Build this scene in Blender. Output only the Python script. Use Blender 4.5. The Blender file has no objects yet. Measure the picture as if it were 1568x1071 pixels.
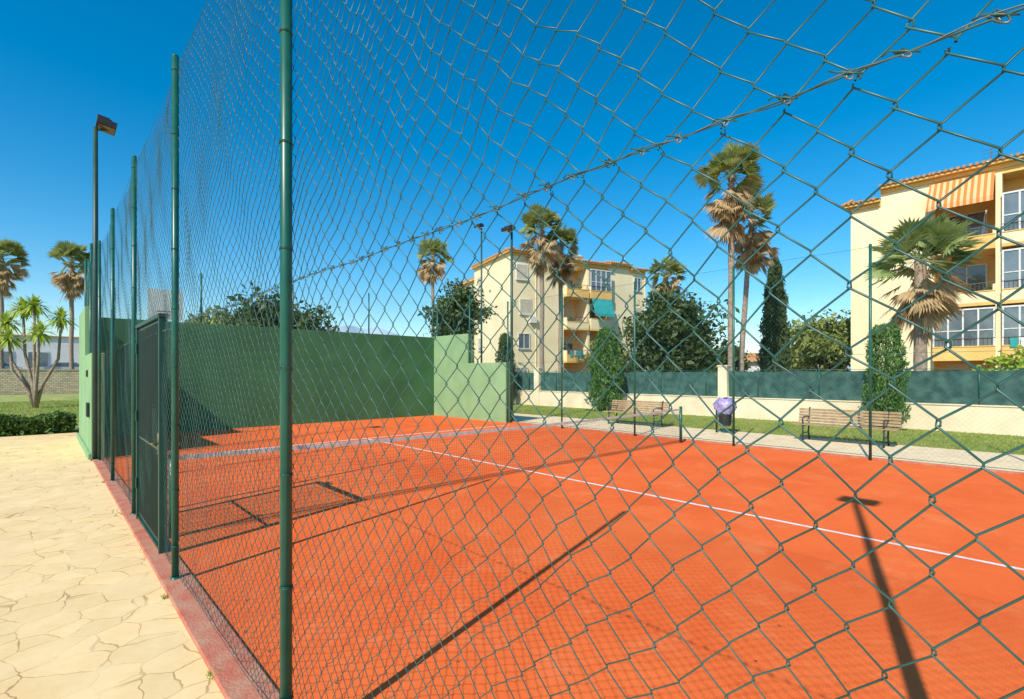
import bpy, math, random
import numpy as np
from mathutils import Vector, Matrix
random.seed(7); rng=np.random.default_rng(7)
scene=bpy.context.scene
scene.view_settings.view_transform='Standard'; scene.view_settings.look='None'; scene.view_settings.exposure=0
COL=scene.collection

# ------------------------------------------------------------------ materials
def mat(name,c1,c2=None,scale=3.0,rough=0.7,bump=0.0,bscale=40,metal=0.0,spec=0.5,island=False,transl=0.0,detail=6,contrast=(0.35,0.65)):
    m=bpy.data.materials.new(name); m.use_nodes=True; nt=m.node_tree; N=nt.nodes; L=nt.links
    b=N['Principled BSDF']; b.inputs['Roughness'].default_value=rough; b.inputs['Metallic'].default_value=metal
    b.inputs['Specular IOR Level'].default_value=spec
    tc=N.new('ShaderNodeTexCoord')
    if c2 is None: c2=tuple(x*0.82 for x in c1)
    nz=N.new('ShaderNodeTexNoise'); nz.inputs['Scale'].default_value=scale; nz.inputs['Detail'].default_value=detail
    L.new(tc.outputs['Object'],nz.inputs['Vector'])
    mr=N.new('ShaderNodeMapRange'); mr.inputs['From Min'].default_value=contrast[0]; mr.inputs['From Max'].default_value=contrast[1]
    L.new(nz.outputs['Fac'],mr.inputs['Value'])
    fac=mr.outputs['Result']
    if island:
        g=N.new('ShaderNodeNewGeometry'); mx=N.new('ShaderNodeMath'); mx.operation='MULTIPLY_ADD'
        mx.inputs[1].default_value=0.6
        ml=N.new('ShaderNodeMath'); ml.operation='MULTIPLY'; ml.inputs[1].default_value=0.45
        L.new(fac,ml.inputs[0]); L.new(g.outputs['Random Per Island'],mx.inputs[0]); L.new(ml.outputs[0],mx.inputs[2]); fac=mx.outputs[0]
    mix=N.new('ShaderNodeMix'); mix.data_type='RGBA'
    mix.inputs['A'].default_value=(*c1,1); mix.inputs['B'].default_value=(*c2,1)
    L.new(fac,mix.inputs['Factor']); L.new(mix.outputs['Result'],b.inputs['Base Color'])
    if bump>0:
        n2=N.new('ShaderNodeTexNoise'); n2.inputs['Scale'].default_value=bscale; n2.inputs['Detail'].default_value=8
        L.new(tc.outputs['Object'],n2.inputs['Vector'])
        bp=N.new('ShaderNodeBump'); bp.inputs['Strength'].default_value=bump; bp.inputs['Distance'].default_value=0.02
        L.new(n2.outputs['Fac'],bp.inputs['Height']); L.new(bp.outputs['Normal'],b.inputs['Normal'])
    if transl>0:
        t=N.new('ShaderNodeBsdfTranslucent'); ms=N.new('ShaderNodeMixShader'); ms.inputs[0].default_value=transl
        L.new(mix.outputs['Result'],t.inputs['Color']); out=N['Material Output']
        L.new(b.outputs[0],ms.inputs[1]); L.new(t.outputs[0],ms.inputs[2]); L.new(ms.outputs[0],out.inputs['Surface'])
    return m

M={}
M['wire']=mat('green_pvc_wire',(0.012,0.07,0.06),(0.035,0.12,0.10),scale=9,rough=0.38)
M['wire_far']=mat('green_wire_weathered',(0.05,0.16,0.14),(0.08,0.2,0.17),scale=5,rough=0.5)
M['galv']=mat('galvanised_wire',(0.20,0.23,0.22),(0.04,0.09,0.08),scale=25,rough=0.4,metal=0.5)
M['post']=mat('green_post_paint',(0.005,0.085,0.058),(0.012,0.115,0.08),scale=7,rough=0.36,bump=0.015,bscale=30)
M['pole']=mat('lamp_pole_paint',(0.012,0.05,0.042),(0.02,0.07,0.055),scale=4,rough=0.45)
M['black']=mat('black_plastic',(0.012,0.013,0.014),(0.03,0.03,0.03),rough=0.5)
M['lampglass']=mat('lamp_glass',(0.10,0.085,0.07),(0.14,0.12,0.1),rough=0.15)
M['gate']=mat('gate_paint',(0.005,0.05,0.036),(0.01,0.07,0.048),scale=5,rough=0.4)
M['gatedark']=mat('gate_infill',(0.003,0.022,0.016),(0.006,0.032,0.022),scale=5,rough=0.5)
M['rust']=mat('brass_handle',(0.25,0.16,0.07),rough=0.4,metal=0.8)
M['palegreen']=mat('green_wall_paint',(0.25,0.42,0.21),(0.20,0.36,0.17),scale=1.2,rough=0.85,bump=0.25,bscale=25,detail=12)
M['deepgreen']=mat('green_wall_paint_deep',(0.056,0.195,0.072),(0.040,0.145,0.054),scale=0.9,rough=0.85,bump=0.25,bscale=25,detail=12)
M['white']=mat('white_line_paint',(0.8,0.78,0.74),(0.72,0.52,0.42),scale=9,rough=0.7,detail=10,contrast=(0.45,0.75))
M['tape']=mat('net_tape',(0.62,0.62,0.58),(0.45,0.45,0.4),scale=10,rough=0.8)
M['net']=mat('net_cord',(0.015,0.03,0.03),(0.03,0.05,0.05),rough=0.8)
M['creamwall']=mat('cream_render',(0.82,0.71,0.50),(0.68,0.57,0.39),scale=1.1,rough=0.9,bump=0.2,bscale=30,detail=12)
M['bcream']=mat('building_cream',(0.88,0.76,0.49),(0.81,0.68,0.41),scale=0.6,rough=0.9,bump=0.1,bscale=10,detail=9)
M['border_and_shade']=mat('building_orange_trim_and_shade',(0.84,0.55,0.18),(0.76,0.46,0.14),scale=1.0,rough=0.85)  # orange trim paint; also stands in for warm shade inside the balcony recesses
M['terra']=mat('terracotta_tile',(0.62,0.33,0.13),(0.46,0.21,0.08),scale=6,rough=0.85,bump=0.3,bscale=12)
M['glass']=mat('window_glass',(0.07,0.10,0.12),(0.16,0.2,0.22),scale=0.8,rough=0.08,spec=0.8)
M['shutter']=mat('window_shutter',(0.6,0.54,0.42),(0.5,0.44,0.33),scale=3,rough=0.7)
M['frame']=mat('window_frame',(0.75,0.75,0.72),(0.65,0.65,0.62),rough=0.5)
M['rail']=mat('balcony_rail',(0.12,0.12,0.11),rough=0.5)
M['teal']=mat('teal_canvas',(0.03,0.38,0.36),(0.02,0.3,0.3),rough=0.8)
M['red']=mat('red_cloth',(0.6,0.04,0.04),rough=0.8)
M['screen']=mat('screen_knit',(0.018,0.065,0.06),(0.055,0.135,0.115),scale=3.5,rough=0.9,bump=0.5,bscale=60,detail=14)
M['wood']=mat('bench_wood',(0.42,0.30,0.16),(0.29,0.19,0.095),scale=8,rough=0.7)
M['iron']=mat('bench_iron',(0.02,0.03,0.03),rough=0.5)
M['bag']=mat('purple_bag',(0.34,0.27,0.62),(0.52,0.45,0.74),scale=14,rough=0.35,transl=0.2)
M['bark']=mat('tree_bark',(0.12,0.085,0.06),(0.07,0.05,0.035),scale=9,rough=0.9,bump=0.6,bscale=18)
M['palmbark']=mat('palm_trunk_bark',(0.38,0.30,0.22),(0.23,0.17,0.12),scale=7,rough=0.95,bump=0.7,bscale=14)
M['palmleaf']=mat('palm_frond',(0.13,0.20,0.04),(0.46,0.47,0.17),scale=2,rough=0.45,island=True,transl=0.35)
M['palmyellow']=mat('palm_frond_light',(0.15,0.26,0.06),(0.50,0.55,0.22),scale=2,rough=0.4,island=True,transl=0.35)
M['palmdead']=mat('palm_dead_frond',(0.30,0.19,0.08),(0.68,0.50,0.27),scale=2,rough=0.9,island=True,transl=0.3)
M['leafdark']=mat('leaf_dark',(0.025,0.06,0.015),(0.12,0.18,0.05),scale=0.8,rough=0.55,island=True,transl=0.25)
M['leafcyp']=mat('leaf_cypress',(0.02,0.05,0.016),(0.10,0.155,0.045),scale=1.5,rough=0.7,island=True,transl=0.2)
M['leafcol']=mat('leaf_column',(0.03,0.10,0.02),(0.14,0.29,0.055),scale=2.5,rough=0.7,island=True,transl=0.25)
M['leafolive']=mat('leaf_olive',(0.12,0.19,0.04),(0.38,0.41,0.12),scale=1,rough=0.7,island=True,transl=0.25)
M['leafyel']=mat('leaf_dracaena',(0.22,0.36,0.03),(0.58,0.64,0.10),scale=2,rough=0.45,island=True,transl=0.4)
M['hedge']=mat('leaf_hedge',(0.03,0.08,0.014),(0.15,0.26,0.045),scale=3,rough=0.7,island=True,transl=0.2)
M['grass']=mat('grass',(0.18,0.29,0.04),(0.46,0.41,0.14),scale=0.9,rough=0.95,bump=0.8,bscale=60,detail=12)
M['blade']=mat('grass_blades',(0.15,0.30,0.03),(0.46,0.44,0.13),scale=1.0,rough=0.9,island=True,transl=0.3)
M['earth']=mat('ground_earth',(0.30,0.25,0.16),(0.16,0.17,0.08),scale=0.05,rough=1.0,bump=0.4,bscale=2)
M['path']=mat('path_concrete',(0.88,0.70,0.43),(0.76,0.59,0.36),scale=2.5,rough=0.95,bump=0.3,bscale=50,detail=12)
M['kerbred']=mat('red_kerb',(0.50,0.13,0.075),(0.50,0.24,0.15),scale=6,rough=0.9,bump=0.5,bscale=60,detail=14)
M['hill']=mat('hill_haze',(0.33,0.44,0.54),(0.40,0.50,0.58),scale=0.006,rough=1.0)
M['stucco']=mat('white_stucco',(0.78,0.76,0.72),(0.7,0.68,0.64),scale=0.7,rough=0.9)
M['tyre']=mat('tyre',(0.02,0.02,0.02),rough=0.9)
M['carpaint']=mat('car_paint',(0.55,0.57,0.6),(0.5,0.52,0.55),rough=0.25)
M['deadleaf']=mat('fallen_leaf',(0.16,0.07,0.03),(0.32,0.16,0.06),scale=5,rough=0.9,island=True)

def court_mat():
    m=bpy.data.materials.new('tennis_court_resin'); m.use_nodes=True; nt=m.node_tree;N=nt.nodes;L=nt.links
    b=N['Principled BSDF']; b.inputs['Roughness'].default_value=0.95; b.inputs['Specular IOR Level'].default_value=0.1
    tc=N.new('ShaderNodeTexCoord')
    a=N.new('ShaderNodeTexNoise'); a.inputs['Scale'].default_value=0.45; a.inputs['Detail'].default_value=10; a.inputs['Roughness'].default_value=0.7
    L.new(tc.outputs['Object'],a.inputs['Vector'])
    r=N.new('ShaderNodeValToRGB'); r.color_ramp.elements[0].position=0.32; r.color_ramp.elements[1].position=0.68
    r.color_ramp.elements[0].color=(0.76,0.118,0.027,1); r.color_ramp.elements[1].color=(0.88,0.185,0.048,1)
    L.new(a.outputs['Fac'],r.inputs['Fac'])
    g=N.new('ShaderNodeTexNoise'); g.inputs['Scale'].default_value=130; g.inputs['Detail'].default_value=3
    L.new(tc.outputs['Object'],g.inputs['Vector'])
    mr=N.new('ShaderNodeMapRange'); mr.inputs['From Min'].default_value=0.3;mr.inputs['From Max'].default_value=0.7;mr.inputs['To Min'].default_value=0.80;mr.inputs['To Max'].default_value=1.12
    L.new(g.outputs['Fac'],mr.inputs['Value'])
    mu=N.new('ShaderNodeMix'); mu.data_type='RGBA'; mu.blend_type='MULTIPLY'; mu.inputs['Factor'].default_value=1
    L.new(r.outputs['Color'],mu.inputs['A']); L.new(mr.outputs['Result'],mu.inputs['B'])
    d=N.new('ShaderNodeTexNoise'); d.inputs['Scale'].default_value=1.6; d.inputs['Detail'].default_value=12; d.inputs['Roughness'].default_value=0.75
    L.new(tc.outputs['Object'],d.inputs['Vector'])
    dr=N.new('ShaderNodeMapRange'); dr.inputs['From Min'].default_value=0.52;dr.inputs['From Max'].default_value=0.72;dr.inputs['To Max'].default_value=0.5
    L.new(d.outputs['Fac'],dr.inputs['Value'])
    m2=N.new('ShaderNodeMix'); m2.data_type='RGBA'; m2.inputs['B'].default_value=(0.84,0.28,0.11,1)
    L.new(dr.outputs['Result'],m2.inputs['Factor']); L.new(mu.outputs['Result'],m2.inputs['A'])
    L.new(m2.outputs['Result'],b.inputs['Base Color'])
    bp=N.new('ShaderNodeBump'); bp.inputs['Strength'].default_value=0.3; bp.inputs['Distance'].default_value=0.003
    L.new(g.outputs['Fac'],bp.inputs['Height']); L.new(bp.outputs['Normal'],b.inputs['Normal'])
    return m
M['court']=court_mat()

def paving_mat():
    m=bpy.data.materials.new('stamped_concrete'); m.use_nodes=True; nt=m.node_tree;N=nt.nodes;L=nt.links
    b=N['Principled BSDF']; b.inputs['Roughness'].default_value=0.85; b.inputs['Specular IOR Level'].default_value=0.2
    tc=N.new('ShaderNodeTexCoord')
    wn=N.new('ShaderNodeTexNoise'); wn.inputs['Scale'].default_value=6; wn.inputs['Detail'].default_value=3
    L.new(tc.outputs['Object'],wn.inputs['Vector'])
    ad=N.new('ShaderNodeVectorMath'); ad.operation='MULTIPLY_ADD'; ad.inputs[1].default_value=(0.10,0.10,0)
    L.new(wn.outputs['Color'],ad.inputs[0]); L.new(tc.outputs['Object'],ad.inputs[2])
    v=N.new('ShaderNodeTexVoronoi'); v.feature='DISTANCE_TO_EDGE'; v.inputs['Scale'].default_value=3.8; v.inputs['Randomness'].default_value=0.75
    v2=N.new('ShaderNodeTexVoronoi'); v2.feature='F1'; v2.inputs['Scale'].default_value=3.8; v2.inputs['Randomness'].default_value=0.75
    L.new(ad.outputs[0],v.inputs['Vector']); L.new(ad.outputs[0],v2.inputs['Vector'])
    e=N.new('ShaderNodeMapRange'); e.inputs['From Min'].default_value=0.006; e.inputs['From Max'].default_value=0.022
    L.new(v.outputs['Distance'],e.inputs['Value'])
    wv=N.new('ShaderNodeTexNoise'); wv.inputs['Scale'].default_value=2.2; wv.inputs['Detail'].default_value=6
    L.new(tc.outputs['Object'],wv.inputs['Vector'])
    wr=N.new('ShaderNodeMapRange'); wr.inputs['From Min'].default_value=0.4; wr.inputs['From Max'].default_value=0.6; wr.inputs['To Min'].default_value=0.68; wr.inputs['To Max'].default_value=0.08
    L.new(wv.outputs['Fac'],wr.inputs['Value'])
    inv=N.new('ShaderNodeMath'); inv.operation='SUBTRACT'; inv.inputs[0].default_value=1; L.new(e.outputs['Result'],inv.inputs[1])
    ml=N.new('ShaderNodeMath'); ml.operation='MULTIPLY'; L.new(inv.outputs[0],ml.inputs[0]); L.new(wr.outputs['Result'],ml.inputs[1])
    n=N.new('ShaderNodeTexNoise'); n.inputs['Scale'].default_value=2.2; n.inputs['Detail'].default_value=12; n.inputs['Roughness'].default_value=0.75
    L.new(tc.outputs['Object'],n.inputs['Vector'])
    r=N.new('ShaderNodeValToRGB'); r.color_ramp.elements[0].position=0.3; r.color_ramp.elements[1].position=0.7
    r.color_ramp.elements[0].color=(0.78,0.54,0.25,1); r.color_ramp.elements[1].color=(0.88,0.67,0.37,1)
    L.new(n.outputs['Fac'],r.inputs['Fac'])
    sp=N.new('ShaderNodeSeparateColor'); L.new(v2.outputs['Color'],sp.inputs[0])
    sr=N.new('ShaderNodeMapRange'); sr.inputs['To Min'].default_value=0.94; sr.inputs['To Max'].default_value=1.03; L.new(sp.outputs[0],sr.inputs['Value'])
    st=N.new('ShaderNodeMix'); st.data_type='RGBA'; st.blend_type='MULTIPLY'; st.inputs['Factor'].default_value=1
    L.new(r.outputs['Color'],st.inputs['A']); L.new(sr.outputs['Result'],st.inputs['B'])
    mx=N.new('ShaderNodeMix'); mx.data_type='RGBA'; mx.inputs['B'].default_value=(0.30,0.17,0.07,1)
    L.new(ml.outputs[0],mx.inputs['Factor']); L.new(st.outputs['Result'],mx.inputs['A']); L.new(mx.outputs['Result'],b.inputs['Base Color'])
    sm=N.new('ShaderNodeMath'); sm.operation='ADD'
    n3=N.new('ShaderNodeTexNoise'); n3.inputs['Scale'].default_value=18; n3.inputs['Detail'].default_value=8; L.new(tc.outputs['Object'],n3.inputs['Vector'])
    k=N.new('ShaderNodeMath'); k.operation='MULTIPLY'; k.inputs[1].default_value=0.6; L.new(n3.outputs['Fac'],k.inputs[0])
    e2=N.new('ShaderNodeMath'); e2.operation='MULTIPLY'; e2.inputs[1].default_value=-1; L.new(ml.outputs[0],e2.inputs[0])
    L.new(k.outputs[0],sm.inputs[0]); L.new(e2.outputs[0],sm.inputs[1])
    bp=N.new('ShaderNodeBump'); bp.inputs['Strength'].default_value=0.4; bp.inputs['Distance'].default_value=0.006
    L.new(sm.outputs[0],bp.inputs['Height']); L.new(bp.outputs['Normal'],b.inputs['Normal'])
    return m
M['paving']=paving_mat()

def stone_mat():
    m=mat('stone_masonry',(0.42,0.33,0.21),(0.3,0.23,0.15),scale=3,rough=0.95)
    nt=m.node_tree;N=nt.nodes;L=nt.links;b=N['Principled BSDF']
    tc=N.new('ShaderNodeTexCoord'); mp=N.new('ShaderNodeMapping'); mp.inputs['Rotation'].default_value=(math.radians(90),0,0)
    L.new(tc.outputs['Object'],mp.inputs['Vector'])
    br=N.new('ShaderNodeTexBrick'); br.inputs['Scale'].default_value=1.6; br.inputs['Color1'].default_value=(0.74,0.60,0.40,1); br.inputs['Color2'].default_value=(0.50,0.39,0.25,1); br.inputs['Mortar'].default_value=(0.3,0.23,0.16,1); br.inputs['Mortar Size'].default_value=0.03
    L.new(mp.outputs[0],br.inputs['Vector']); L.new(br.outputs['Color'],b.inputs['Base Color'])
    return m
M['stone']=stone_mat()
def stripe_mat():
    m=mat('striped_awning_canvas',(0.8,0.3,0.08),rough=0.8); nt=m.node_tree;N=nt.nodes;L=nt.links;b=N['Principled BSDF']
    tc=N.new('ShaderNodeTexCoord'); w=N.new('ShaderNodeTexWave'); w.bands_direction='X'; w.inputs['Scale'].default_value=1.25
    L.new(tc.outputs['Object'],w.inputs['Vector'])
    r=N.new('ShaderNodeValToRGB'); r.color_ramp.interpolation='CONSTANT'; r.color_ramp.elements[1].position=0.5
    r.color_ramp.elements[0].color=(0.72,0.2,0.04,1); r.color_ramp.elements[1].color=(0.8,0.46,0.22,1)
    L.new(w.outputs['Fac'],r.inputs['Fac']); L.new(r.outputs['Color'],b.inputs['Base Color']); return m
M['stripe']=stripe_mat()

# ------------------------------------------------------------------ mesh builder
def empty(name,loc=(0,0,0),rotz=0):
    e=bpy.data.objects.new(name,None); e.location=loc; e.rotation_euler=(0,0,rotz); COL.objects.link(e); return e
class MB:
    def __init__(s): s.v=[];s.f=[];s.mi=[];s.mats=[]
    def m(s,k):
        if k not in s.mats: s.mats.append(k)
        return s.mats.index(k)
    def box(s,x0,x1,y0,y1,z0,z1,k):
        b=len(s.v); s.v+=[(x0,y0,z0),(x1,y0,z0),(x1,y1,z0),(x0,y1,z0),(x0,y0,z1),(x1,y0,z1),(x1,y1,z1),(x0,y1,z1)]
        i=s.m(k)
        for q in ((0,3,2,1),(4,5,6,7),(0,1,5,4),(1,2,6,5),(2,3,7,6),(3,0,4,7)): s.f.append(tuple(b+a for a in q)); s.mi.append(i)
    def obox(s,c,size,rot,k):
        b=len(s.v); i=s.m(k); h=[a/2 for a in size]; R=rot
        for dx,dy,dz in ((-1,-1,-1),(1,-1,-1),(1,1,-1),(-1,1,-1),(-1,-1,1),(1,-1,1),(1,1,1),(-1,1,1)):
            p=R@Vector((dx*h[0],dy*h[1],dz*h[2]))+Vector(c); s.v.append(tuple(p))
        for q in ((0,3,2,1),(4,5,6,7),(0,1,5,4),(1,2,6,5),(2,3,7,6),(3,0,4,7)): s.f.append(tuple(b+a for a in q)); s.mi.append(i)
    def poly(s,pts,k):
        b=len(s.v); s.v+=[tuple(p) for p in pts]; s.f.append(tuple(range(b,b+len(pts)))); s.mi.append(s.m(k))
    def tube(s,pts,rs,n,k,cap=True):
        pts=[Vector(p) for p in pts]
        if not hasattr(rs,'__len__'): rs=[rs]*len(pts)
        b=len(s.v); i=s.m(k); P=len(pts)
        for j,p in enumerate(pts):
            t=(pts[min(j+1,P-1)]-pts[max(j-1,0)]).normalized()
            a=Vector((1,0,0)) if abs(t.x)<0.8 else Vector((0,1,0))
            u=t.cross(a).normalized(); w=t.cross(u)
            for q in range(n):
                an=2*math.pi*q/n; s.v.append(tuple(p+(u*math.cos(an)+w*math.sin(an))*rs[j]))
        for j in range(P-1):
            for q in range(n):
                a0=b+j*n+q; a1=b+j*n+(q+1)%n; s.f.append((a0,a1,a1+n,a0+n)); s.mi.append(i)
        if cap:
            s.f.append(tuple(b+q for q in range(n))[::-1]); s.mi.append(i)
            s.f.append(tuple(b+(P-1)*n+q for q in range(n))); s.mi.append(i)
    def sphere(s,c,r,k,n=10,sz=1.0):
        pts=[];rs=[]
        for j in range(n+1):
            a=-math.pi/2+math.pi*j/n; pts.append((c[0],c[1],c[2]+math.sin(a)*r*sz)); rs.append(max(math.cos(a)*r,1e-4))
        s.tube(pts,rs,12,k)
    def build(s,name,parent=None,smooth=False,bevel=0):
        me=bpy.data.meshes.new(name); me.from_pydata(s.v,[],s.f)
        for k in s.mats: me.materials.append(M[k])
        me.polygons.foreach_set('material_index',s.mi)
        if smooth: me.polygons.foreach_set('use_smooth',[True]*len(s.f))
        me.update(); o=bpy.data.objects.new(name,me); COL.objects.link(o)
        if parent: o.parent=parent
        if bevel:
            md=o.modifiers.new('bevel','BEVEL'); md.width=bevel; md.segments=2; md.limit_method='ANGLE'
        return o
def np_mesh(name,V,F,k,parent=None,smooth=False):
    me=bpy.data.meshes.new(name); n=F.shape[1]
    me.vertices.add(len(V)); me.vertices.foreach_set('co',V.astype(np.float32).ravel())
    me.loops.add(F.size); me.loops.foreach_set('vertex_index',F.astype(np.int32).ravel())
    me.polygons.add(len(F)); me.polygons.foreach_set('loop_start',(np.arange(len(F))*n).astype(np.int32)); me.polygons.foreach_set('loop_total',np.full(len(F),n,dtype=np.int32))
    if smooth: me.polygons.foreach_set('use_smooth',np.ones(len(F),dtype=bool))
    me.materials.append(M[k]); me.update(calc_edges=True); me.validate()
    o=bpy.data.objects.new(name,me); COL.objects.link(o)
    if parent: o.parent=parent
    return o
def tubes(paths,r,n):
    K,P,_=paths.shape
    T=np.empty_like(paths); T[:,1:-1]=paths[:,2:]-paths[:,:-2]; T[:,0]=paths[:,1]-paths[:,0]; T[:,-1]=paths[:,-1]-paths[:,-2]
    T/=np.linalg.norm(T,axis=2,keepdims=True)+1e-9
    ref=np.array([0.9,0.1,0.05])
    U=np.cross(T,ref); U/=np.linalg.norm(U,axis=2,keepdims=True)+1e-9; W=np.cross(T,U)
    an=2*np.pi*np.arange(n)/n
    R=paths[:,:,None,:]+r*(np.cos(an)[None,None,:,None]*U[:,:,None,:]+np.sin(an)[None,None,:,None]*W[:,:,None,:])
    V=R.reshape(-1,3); idx=np.arange(K*P*n).reshape(K,P,n)
    a=idx[:,:-1,:]; b=np.roll(idx,-1,axis=2)[:,:-1,:]; c=np.roll(idx,-1,axis=2)[:,1:,:]; d=idx[:,1:,:]
    F=np.stack([a,b,c,d],axis=-1).reshape(-1,4); return V,F

# ------------------------------------------------------------------ camera, sun, sky
FX=math.radians(43.14)
cam=bpy.data.cameras.new('camera'); co=bpy.data.objects.new('camera',cam); COL.objects.link(co)
co.location=(0,0,1.75); co.rotation_euler=(math.radians(90),0,-FX)
cam.sensor_width=36; cam.lens=17.54; cam.shift_y=0.0245; cam.clip_end=6000; cam.clip_start=0.05
scene.camera=co
EL=math.radians(42.8); sh=Vector((0.963,0.271,0)).normalized()
sund=Vector((sh.x*math.cos(EL),sh.y*math.cos(EL),-math.sin(EL)))
sl=bpy.data.lights.new('sun','SUN'); sl.energy=5.0; sl.angle=math.radians(0.5); sl.color=(1.0,0.93,0.80)
so=bpy.data.objects.new('sun',sl); COL.objects.link(so); so.rotation_euler=sund.to_track_quat('-Z','Y').to_euler(); so.location=(-20,-6,30)
w=bpy.data.worlds.new('World'); scene.world=w; w.use_nodes=True; nt=w.node_tree
bg=nt.nodes['Background']; sk=nt.nodes.new('ShaderNodeTexSky'); sk.sky_type='NISHITA'; sk.sun_disc=False
sk.sun_elevation=EL; sk.sun_rotation=math.atan2(-sh.x,-sh.y); sk.altitude=0; sk.air_density=1.0; sk.dust_density=0.5; sk.ozone_density=2.6
hs=nt.nodes.new('ShaderNodeHueSaturation'); hs.inputs['Saturation'].default_value=1.5; hs.inputs['Hue'].default_value=0.49; hs.inputs['Value'].default_value=1.15
nt.links.new(sk.outputs[0],hs.inputs['Color']); nt.links.new(hs.outputs[0],bg.inputs['Color']); bg.inputs['Strength'].default_value=0.15

# ------------------------------------------------------------------ ground surfaces
def sheet(name,x0,x1,y0,y1,z,k):
    b=MB(); b.poly([(x0,y0,z),(x1,y0,z),(x1,y1,z),(x0,y1,z)],k); return b.build(name)
sheet('ground',-2500,2500,-2500,2500,-0.05,'earth')
sheet('stamped_concrete_pavement',-9,0.71,-8,20.0,0.0,'paving')
sheet('lawn',-30,0.71,20.0,61.8,-0.012,'grass')
sheet('lawn',0.71,14,18.5,61.8,-0.02,'grass')
sheet('concrete_path',12.42,15.6,-14,40,-0.008,'path')
sheet('lawn',15.6,20.4,-14,40,-0.012,'grass')
k=MB(); k.box(0.71,0.93,-8,13.4,-0.05,0.03,'kerbred'); k.build('court_kerb',bevel=0.008)
court=empty('tennis_court')
b=MB(); b.poly([(0.93,-8,0),(12.42,-8,0),(12.42,18.2,0),(0.93,18.2,0)],'court'); b.build('playing_surface',court)
b=MB(); z=0.004
b.poly([(6.37,-8,z),(6.43,-8,z),(6.43,12.64,z),(6.37,12.64,z)],'white')
b.poly([(1.5,12.64,z),(11.75,12.64,z),(11.75,12.72,z),(1.5,12.72,z)],'white')
b.build('court_lines',court)
b=MB(); b.box(12.42,12.5,-8,13.4,-0.05,0.04,'kerbred'); b.build('court_kerb',bevel=0.006)

def blades(name,x0,x1,y0,y1,n,h,z=0.0,wd=0.012):
    c=np.stack([rng.uniform(x0,x1,n),rng.uniform(y0,y1,n),np.full(n,z)],1)
    a=rng.uniform(0,2*np.pi,n); wv=np.stack([np.cos(a),np.sin(a),np.zeros(n)],1)*wd
    hh=rng.uniform(0.4,1,n)*h; lean=rng.normal(0,0.4,(n,2))*hh[:,None]
    t=c+np.concatenate([lean,hh[:,None]],1)
    V=np.stack([c-wv,c+wv,t],1).reshape(-1,3); F=np.arange(3*n).reshape(n,3); return np_mesh(name,V,F,'blade')
blades('grass',15.6,20.3,-4,24,60000,0.06,-0.01)
blades('grass',-6,3,21,45,30000,0.10,-0.01)
for (x,y) in ((0.70,4.72),(0.72,7.9),(0.70,10.4),(0.715,3.3)): blades('weed_tuft',x-.03,x+.03,y-.05,y+.05,40,0.05,0,0.003)
n=260; C=np.stack([rng.uniform(0.95,12,n),rng.uniform(0.5,16,n),np.full(n,0.008)],1); C[:,0]=np.where(rng.uniform(size=n)<0.4,0.96+np.abs(rng.normal(0,.5,n)),C[:,0])
a=rng.uniform(0,6.28,n); s=rng.uniform(.006,.02,n)[:,None]; u=np.stack([np.cos(a),np.sin(a),rng.uniform(-.3,.3,n)],1)*s; v=np.stack([-np.sin(a),np.cos(a),rng.uniform(-.3,.3,n)],1)*s*.5
np_mesh('fallen_leaves',np.stack([C-u,C+v,C+u,C-v],1).reshape(-1,3),np.arange(4*n).reshape(n,4),'deadleaf')

# ------------------------------------------------------------------ chain-link panels
CW=0.0475
def linkmesh(name,ya,yb,za,zb,x,r,n,hooks,parent,k='wire',phase=0,wob=1.0,axis='y',cw=CW):
    K=int(round((yb-ya)/cw)); R=int(round((zb-za)/cw)); cz=(zb-za)/R
    ks=np.arange(K)[:,None]; js=np.arange(R+1)[None,:]
    side=((js+ks+phase)%2)
    y=ya+(ks+side)*cw+np.where(side==1,1,-1)*r*0.9*(1 if hooks else 0); z=za+js*cz+0*ks
    if hooks:
        e=cz*0.055; xo=np.where(side==1,1.0,-1.0)*r*1.15
        jl=rng.normal(0,0.0016,y.shape)
        lo=np.stack([x-xo,y+jl,z-e],-1); hi=np.stack([x+xo,y+jl,z+e],-1)
        P=np.stack([lo,hi],2).reshape(K,2*(R+1),3)
    else:
        P=np.stack([x+0*y,y,z],-1)
    Y=P[...,1].copy(); Z=P[...,2].copy()
    dy=0.010*np.sin(1.7*Y+2.3*Z+.4)+0.011*np.sin(4.1*Y-3.7*Z+1)+0.005*np.sin(13*Y+9*Z)+0.004*np.sin(23*Y-17*Z+2)
    dz=0.010*np.sin(1.1*Y-2.9*Z+2)+0.008*np.sin(5.3*Y+2.1*Z)+0.005*np.sin(15*Y-8*Z+1)+0.004*np.sin(19*Y+21*Z)
    ed=np.clip((Z-za)/0.25,0,1)*np.clip((zb-Z)/0.25,0,1)
    P[...,1]+=wob*dy; P[...,2]+=wob*dz*ed; P[...,0]+=wob*(0.010*np.sin(2.2*Y+3.1*Z)+0.004*np.sin(9*Y-6*Z))
    V,F=tubes(P,r,n)
    if axis=='x': V=V[:,[1,0,2]]
    return np_mesh(name,V,F,k,parent,smooth=(n>4))

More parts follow.
